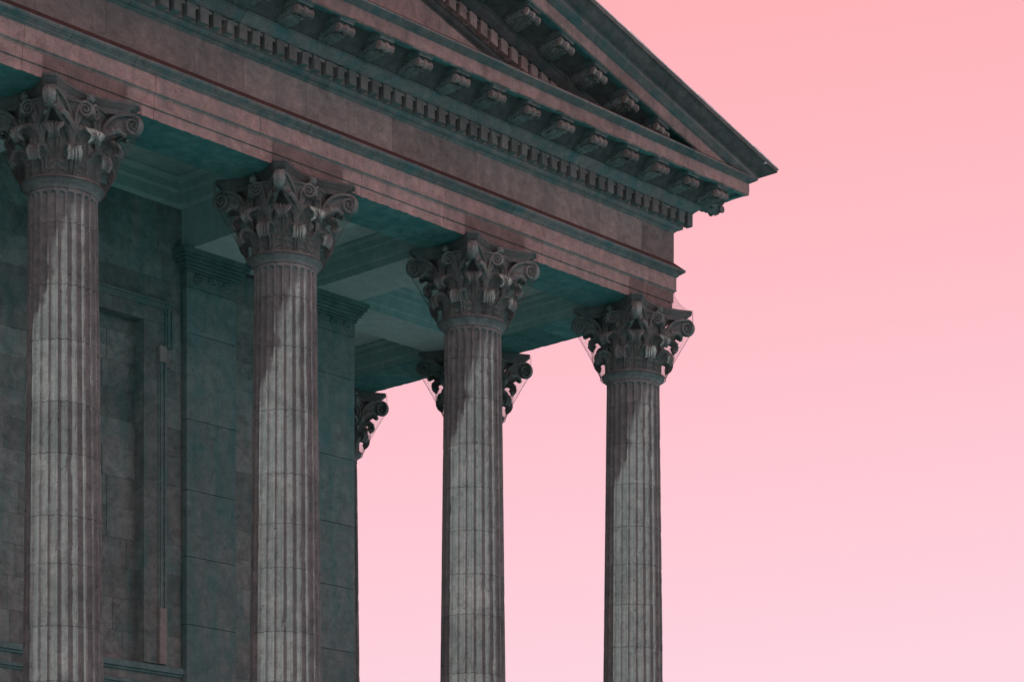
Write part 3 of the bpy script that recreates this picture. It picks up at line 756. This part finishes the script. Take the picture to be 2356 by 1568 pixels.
# blocks at the back of the blind window
for r in range(len(rows) - 1):
    z0, z1 = rows[r], rows[r + 1]
    if z0 < 5.57 or z0 > 10.4: continue
    x = WIN[0] - 0.05
    while x < WIN[1] + 0.05:
        e = min(WIN[1] + 0.06, x + rnd.uniform(0.5, 1.3))
        if WIN[1] + 0.06 - e < 0.2: e = WIN[1] + 0.06
        obj('window_block', mesh('window_block', *box(x + 0.003, e - 0.003, 3.36 + rnd.uniform(-0.003, 0.003), 3.55, z0 + 0.001, min(z1, 10.66) - 0.001, 0.0025), M['wall']), wall)
        x = e + 0.001
        if x > WIN[1]: break
obj('core', mesh('core', *join([box(-13.5, -3.2, 3.5, 3.9, 1.4, 11.9), box(-13.5, WIN[0] - 0.06, WY + 0.03, 3.5, 1.4, 12.2), box(WIN[1] + 0.06, -3.2, WY + 0.03, 3.5, 1.4, 11.6), box(WIN[0] - 0.06, WIN[1] + 0.06, WY + 0.03, 3.5, 10.72, 12.2), box(WIN[0] - 0.06, WIN[1] + 0.06, WY + 0.03, 3.5, 1.4, 5.5)]), M['core']), wall)
obj('side_wall', mesh('side_wall', *box(-4.2, -3.06, 3.9, 13, 1.4, 11.6), M['wall']), wall)
obj('side_wall', mesh('side_wall', *box(-26, -13.5, 3.0, 4, 1.4, 11.6), M['wall']), wall)
# window surround: reveals, head, jambs with ears, moulded outer band
sur = obj('window_surround', mesh('window_surround', *join([
    box(WIN[1] + 0.002, -6.70, WY - 0.028, WY + 0.19, 5.60, 10.462, 0.004), box(-8.50, WIN[0] - 0.002, WY - 0.028, WY + 0.19, 5.60, 10.462, 0.004),
    box(-8.62, -6.58, WY - 0.028, WY + 0.19, 10.465, 10.67, 0.004), box(-6.70, -6.575, WY - 0.024, WY + 0.02, 10.14, 10.463, 0.003), box(-8.62, -8.502, WY - 0.024, WY + 0.02, 10.14, 10.463, 0.003)]), M['wall']), wall)
om = []
for d, e, p in ((0.0, 0.03, 0.040), (0.03, 0.06, 0.060), (0.06, 0.09, 0.050), (0.09, 0.122, 0.075)):
    om.append(box(-8.62 - e, -6.58 + e, WY - p, WY + 0.01, 10.672 + d * 0.9, 10.672 + e * 0.9))
    om.append(box(-6.575 + d, -6.575 + e, WY - p, WY + 0.01, 10.142, 10.6715)); om.append(box(-8.62 - e, -8.62 - d, WY - p, WY + 0.01, 10.142, 10.6715))
    om.append(box(-6.70 + d, -6.70 + e, WY - p, WY + 0.01, 6.40, 10.138)); om.append(box(-8.50 - e, -8.50 - d, WY - p, WY + 0.01, 6.40, 10.138))
obj('surround_moulding', mesh('surround_moulding', *join(om), M['pil']), sur)
obj('repair_stone', mesh('repair_stone', *join([box(-6.702, -6.585, WY - 0.085, WY, 9.91, 10.137, 0.004), box(-6.58, -6.49, WY - 0.05, WY, 9.86, 10.07, 0.004)]), M['rep']), sur)
obj('repair_stone', mesh('repair_stone', *box(-6.70, -6.575, WY - 0.08, WY, 5.60, 6.398, 0.004), M['rep']), sur)
# dado bands
for a, b in ((-13.4, -6.19),):
    obj('dado_moulding', mesh('dado_moulding', *join([box(a, b, WY - 0.07, WY + 0.01, 5.49, 5.578, 0.008), box(a, b - 0.03, WY - 0.035, WY + 0.01, 5.455, 5.49, 0.004)]), M['dado']), wall)
    obj('dado_moulding', mesh('dado_moulding', *join([box(a, b - 0.04, WY - 0.06, WY + 0.01, 5.27, 5.325, 0.006), box(a, b - 0.05, WY - 0.03, WY + 0.01, 5.235, 5.27, 0.004)]), M['dado']), wall)
# pilasters with moulded caps and rosettes
ros = []
for r0, r1, d0, d1 in ((0.0, 0.022, 0.018, 0.022), (0.022, 0.034, 0.012, 0.004), (0.034, 0.075, 0.004, 0.016)): pass
def rosette_mesh():
    V, F = [], []; seg = 24
    for r, d, pl in ((0.006, 0.050, 0), (0.022, 0.044, 0), (0.027, 0.016, 0), (0.042, 0.046, .14), (0.060, 0.042, .18), (0.072, 0.016, .14), (0.076, -0.01, 0.05)):
        for q in range(seg):
            a = 2 * math.pi * q / seg; rr = r * (1 + pl * math.cos(6 * a)); V.append((rr * math.cos(a), -d, rr * math.sin(a)))
    for i in range(6):
        for q in range(seg): F.append((i * seg + q, i * seg + (q + 1) % seg, (i + 1) * seg + (q + 1) % seg, (i + 1) * seg + q))
    F.append(tuple(reversed(range(seg))))
    return mesh('rosette', V, F, M['pil'], smooth=50)
ros_me = rosette_mesh()
PY = 3.05
for a, b in ((-6.257, -5.362), (-3.95, -3.042)):
    p = obj('pilaster', mesh('pilaster', *box(a + 0.03, b - 0.03, PY + 0.03, 3.9, 1.4, 11.598), M['core']), wall)
    hs = [1.4, 2.6, 4.0, 5.1, 6.22, 7.2, 8.16, 9.18, 10.42, 11.08]
    for i in range(len(hs) - 1):
        obj('pilaster_block', mesh('pilaster_block', *box(a, b, PY, 3.88, hs[i] + 0.003, hs[i + 1] - 0.003, 0.005), M['pil']), p)
    obj('pilaster_block', mesh('pilaster_block', *box(a - 0.004, b + 0.004, PY - 0.004, 3.88, 11.083, 11.305, 0.004), M['pil']), p)
    cp = []
    for pr, z0, z1 in ((0.028, 11.306, 11.33), (0.006, 11.33, 11.345), (0.04, 11.345, 11.378), (0.028, 11.378, 11.388), (0.075, 11.388, 11.425), (0.06, 11.425, 11.436), (0.10, 11.436, 11.475), (0.088, 11.475, 11.487), (0.14, 11.487, 11.515), (0.125, 11.515, 11.525), (0.155, 11.525, 11.562), (0.165, 11.562, 11.597)):
        cp.append(box(a - pr, b + pr, PY - pr, 3.87, z0 + 0.0005, z1, 0.002))
    obj('pilaster_cap', mesh('pilaster_cap', *join(cp), M['dado']), p)
    for k in (-1, 0, 1): obj('rosette', ros_me, p, ((a + b) / 2 + k * 0.257 + (0.02 if b > -4 else 0), PY - 0.004, 11.222))

# ------------------------------------------------------------------ bird netting over the capitals
def strand(path, r, closed=False):
    P = np.array(path); n = len(P)
    T = np.gradient(P, axis=0) if not closed else np.roll(P, -1, 0) - np.roll(P, 1, 0)
    T /= np.linalg.norm(T, axis=1)[:, None] + 1e-9
    up = np.where(np.abs(T[:, 2:3]) > 0.8, np.array([[1.0, 0, 0]]), np.array([[0, 0, 1.0]]))
    A = np.cross(T, up); A /= np.linalg.norm(A, axis=1)[:, None] + 1e-9; B = np.cross(T, A)
    V = []
    for i in range(n):
        for q in range(3):
            a = 2 * math.pi * q / 3; V.append(P[i] + r * (A[i] * math.cos(a) + B[i] * math.sin(a)))
    F = []
    for i in range(n if closed else n - 1):
        j = (i + 1) % n
        for q in range(3): q2 = (q + 1) % 3; F.append((i * 3 + q, i * 3 + q2, j * 3 + q2, j * 3 + q))
    return V, F
def net_meshes():
    NA, NZ = 196, 42
    plan = np.array(abacus_plan(16)); 
    # resample the abacus outline by angle
    ang = np.arctan2(plan[:, 1], plan[:, 0]); rr = np.hypot(plan[:, 0], plan[:, 1]); o = np.argsort(ang); ang, rr = ang[o], rr[o]
    def ra(a):
        a = (a + math.pi) % (2 * math.pi) - math.pi; return float(np.interp(a, ang, rr, period=2 * math.pi))
    env = lambda z: np.interp(z, [-0.05, 0.0, 0.12, 0.22, 0.35, 0.48, 0.6, 0.75, 0.9, 1.03], [0.50, 0.50, 0.58, 0.632, 0.645, 0.668, 0.64, 0.58, 0.55, 0.51])
    G = np.zeros((NZ + 1, NA, 3))
    for i in range(NZ + 1):
        t = i / NZ; z = -0.05 + 1.07 * t
        for k in range(NA):
            a = 2 * math.pi * k / NA
            tt = max(0, (z + 0.05) / 0.78)
            ruled = 0.50 + (ra(a) * 1.01 - 0.50) * min(1, tt ** 1.12)
            r = max(ruled, float(env(z))) + 0.006
            G[i, k] = (r * math.cos(a), r * math.sin(a), z)
    parts = [strand(G[i], 0.0009, True) for i in range(NZ + 1)] + [strand(G[:, k], 0.0009) for k in range(NA)]
    parts.append(strand(G[0] * np.array([1.004, 1.004, 1]), 0.006, True))
    body = join(parts)
    # patch stretched on the architrave face, on the +x side of the local frame
    def patch(y0, y1):
        n = int((y1 - y0) / 0.019); parts = []
        for k in range(n + 1):
            y = y0 + (y1 - y0) * k / n; parts.append(strand([(0.4875 if z > 1.30 else 0.456, y, z) for z in (1.302, 1.26, 1.2, 1.1, 1.022)], 0.0015))
        for z in np.arange(1.025, 1.30, 0.019): parts.append(strand([(0.456, y, z) for y in np.linspace(y0, y1, 9)], 0.0015))
        return mesh('net_apron', *join(parts), M['net'])
    # sail from the architrave corner out to the horn of the corner abacus
    P = [np.array(p) for p in ((0.455, -0.455, 1.30), (0.455, -0.455, 1.02), (0.66, -0.66, 1.022))]
    parts = []
    for t in np.linspace(0, 1, 15):
        a = P[0] + (P[1] - P[0]) * t; b = P[0] + (P[2] - P[0]) * t; sag = np.array((-0.03, 0.03, -0.02)) * math.sin(math.pi * t)
        parts.append(strand([a, (a + b) / 2 + sag * 0.5, b + sag], 0.0013))
        b2 = P[1] + (P[2] - P[1]) * t; a2 = P[0] + (P[2] - P[0]) * t + sag
        parts.append(strand([b2, (b2 + a2) / 2, a2], 0.0013))
    sail = mesh('net_sail', *join(parts), M['net'])
    return mesh('net_body', *body, M['net']), patch(-0.605, 0.605), patch(-0.605, 0.44), sail
nb_me, na_me, nc_me, ns_me = net_meshes()
where = ['the capital nearest the left edge of the picture', 'the capital of the second column from the left', 'the capital of the third column from the left',
         'the corner capital, seen through against the pink sky', 'the capital half hidden behind the third column', 'the farthest capital beside the dark pilaster corner']
for i, w in enumerate(where):
    (cx, cy), _ = cols[i + 1]
    t = thing('bird_netting', 'fine bird netting wrapped round ' + w, 'netting', (cx, cy, ZN), 'bird nets on the capitals')
    obj('net_body', nb_me, t)
    if cy == 0: obj('net_apron', nc_me if cx == 0 else na_me, t, rz=R(-90))
    if cx == 0 and cy > 0: obj('net_apron', na_me, t)
    if cx == 0 and cy == 0: obj('net_sail', ns_me, t)
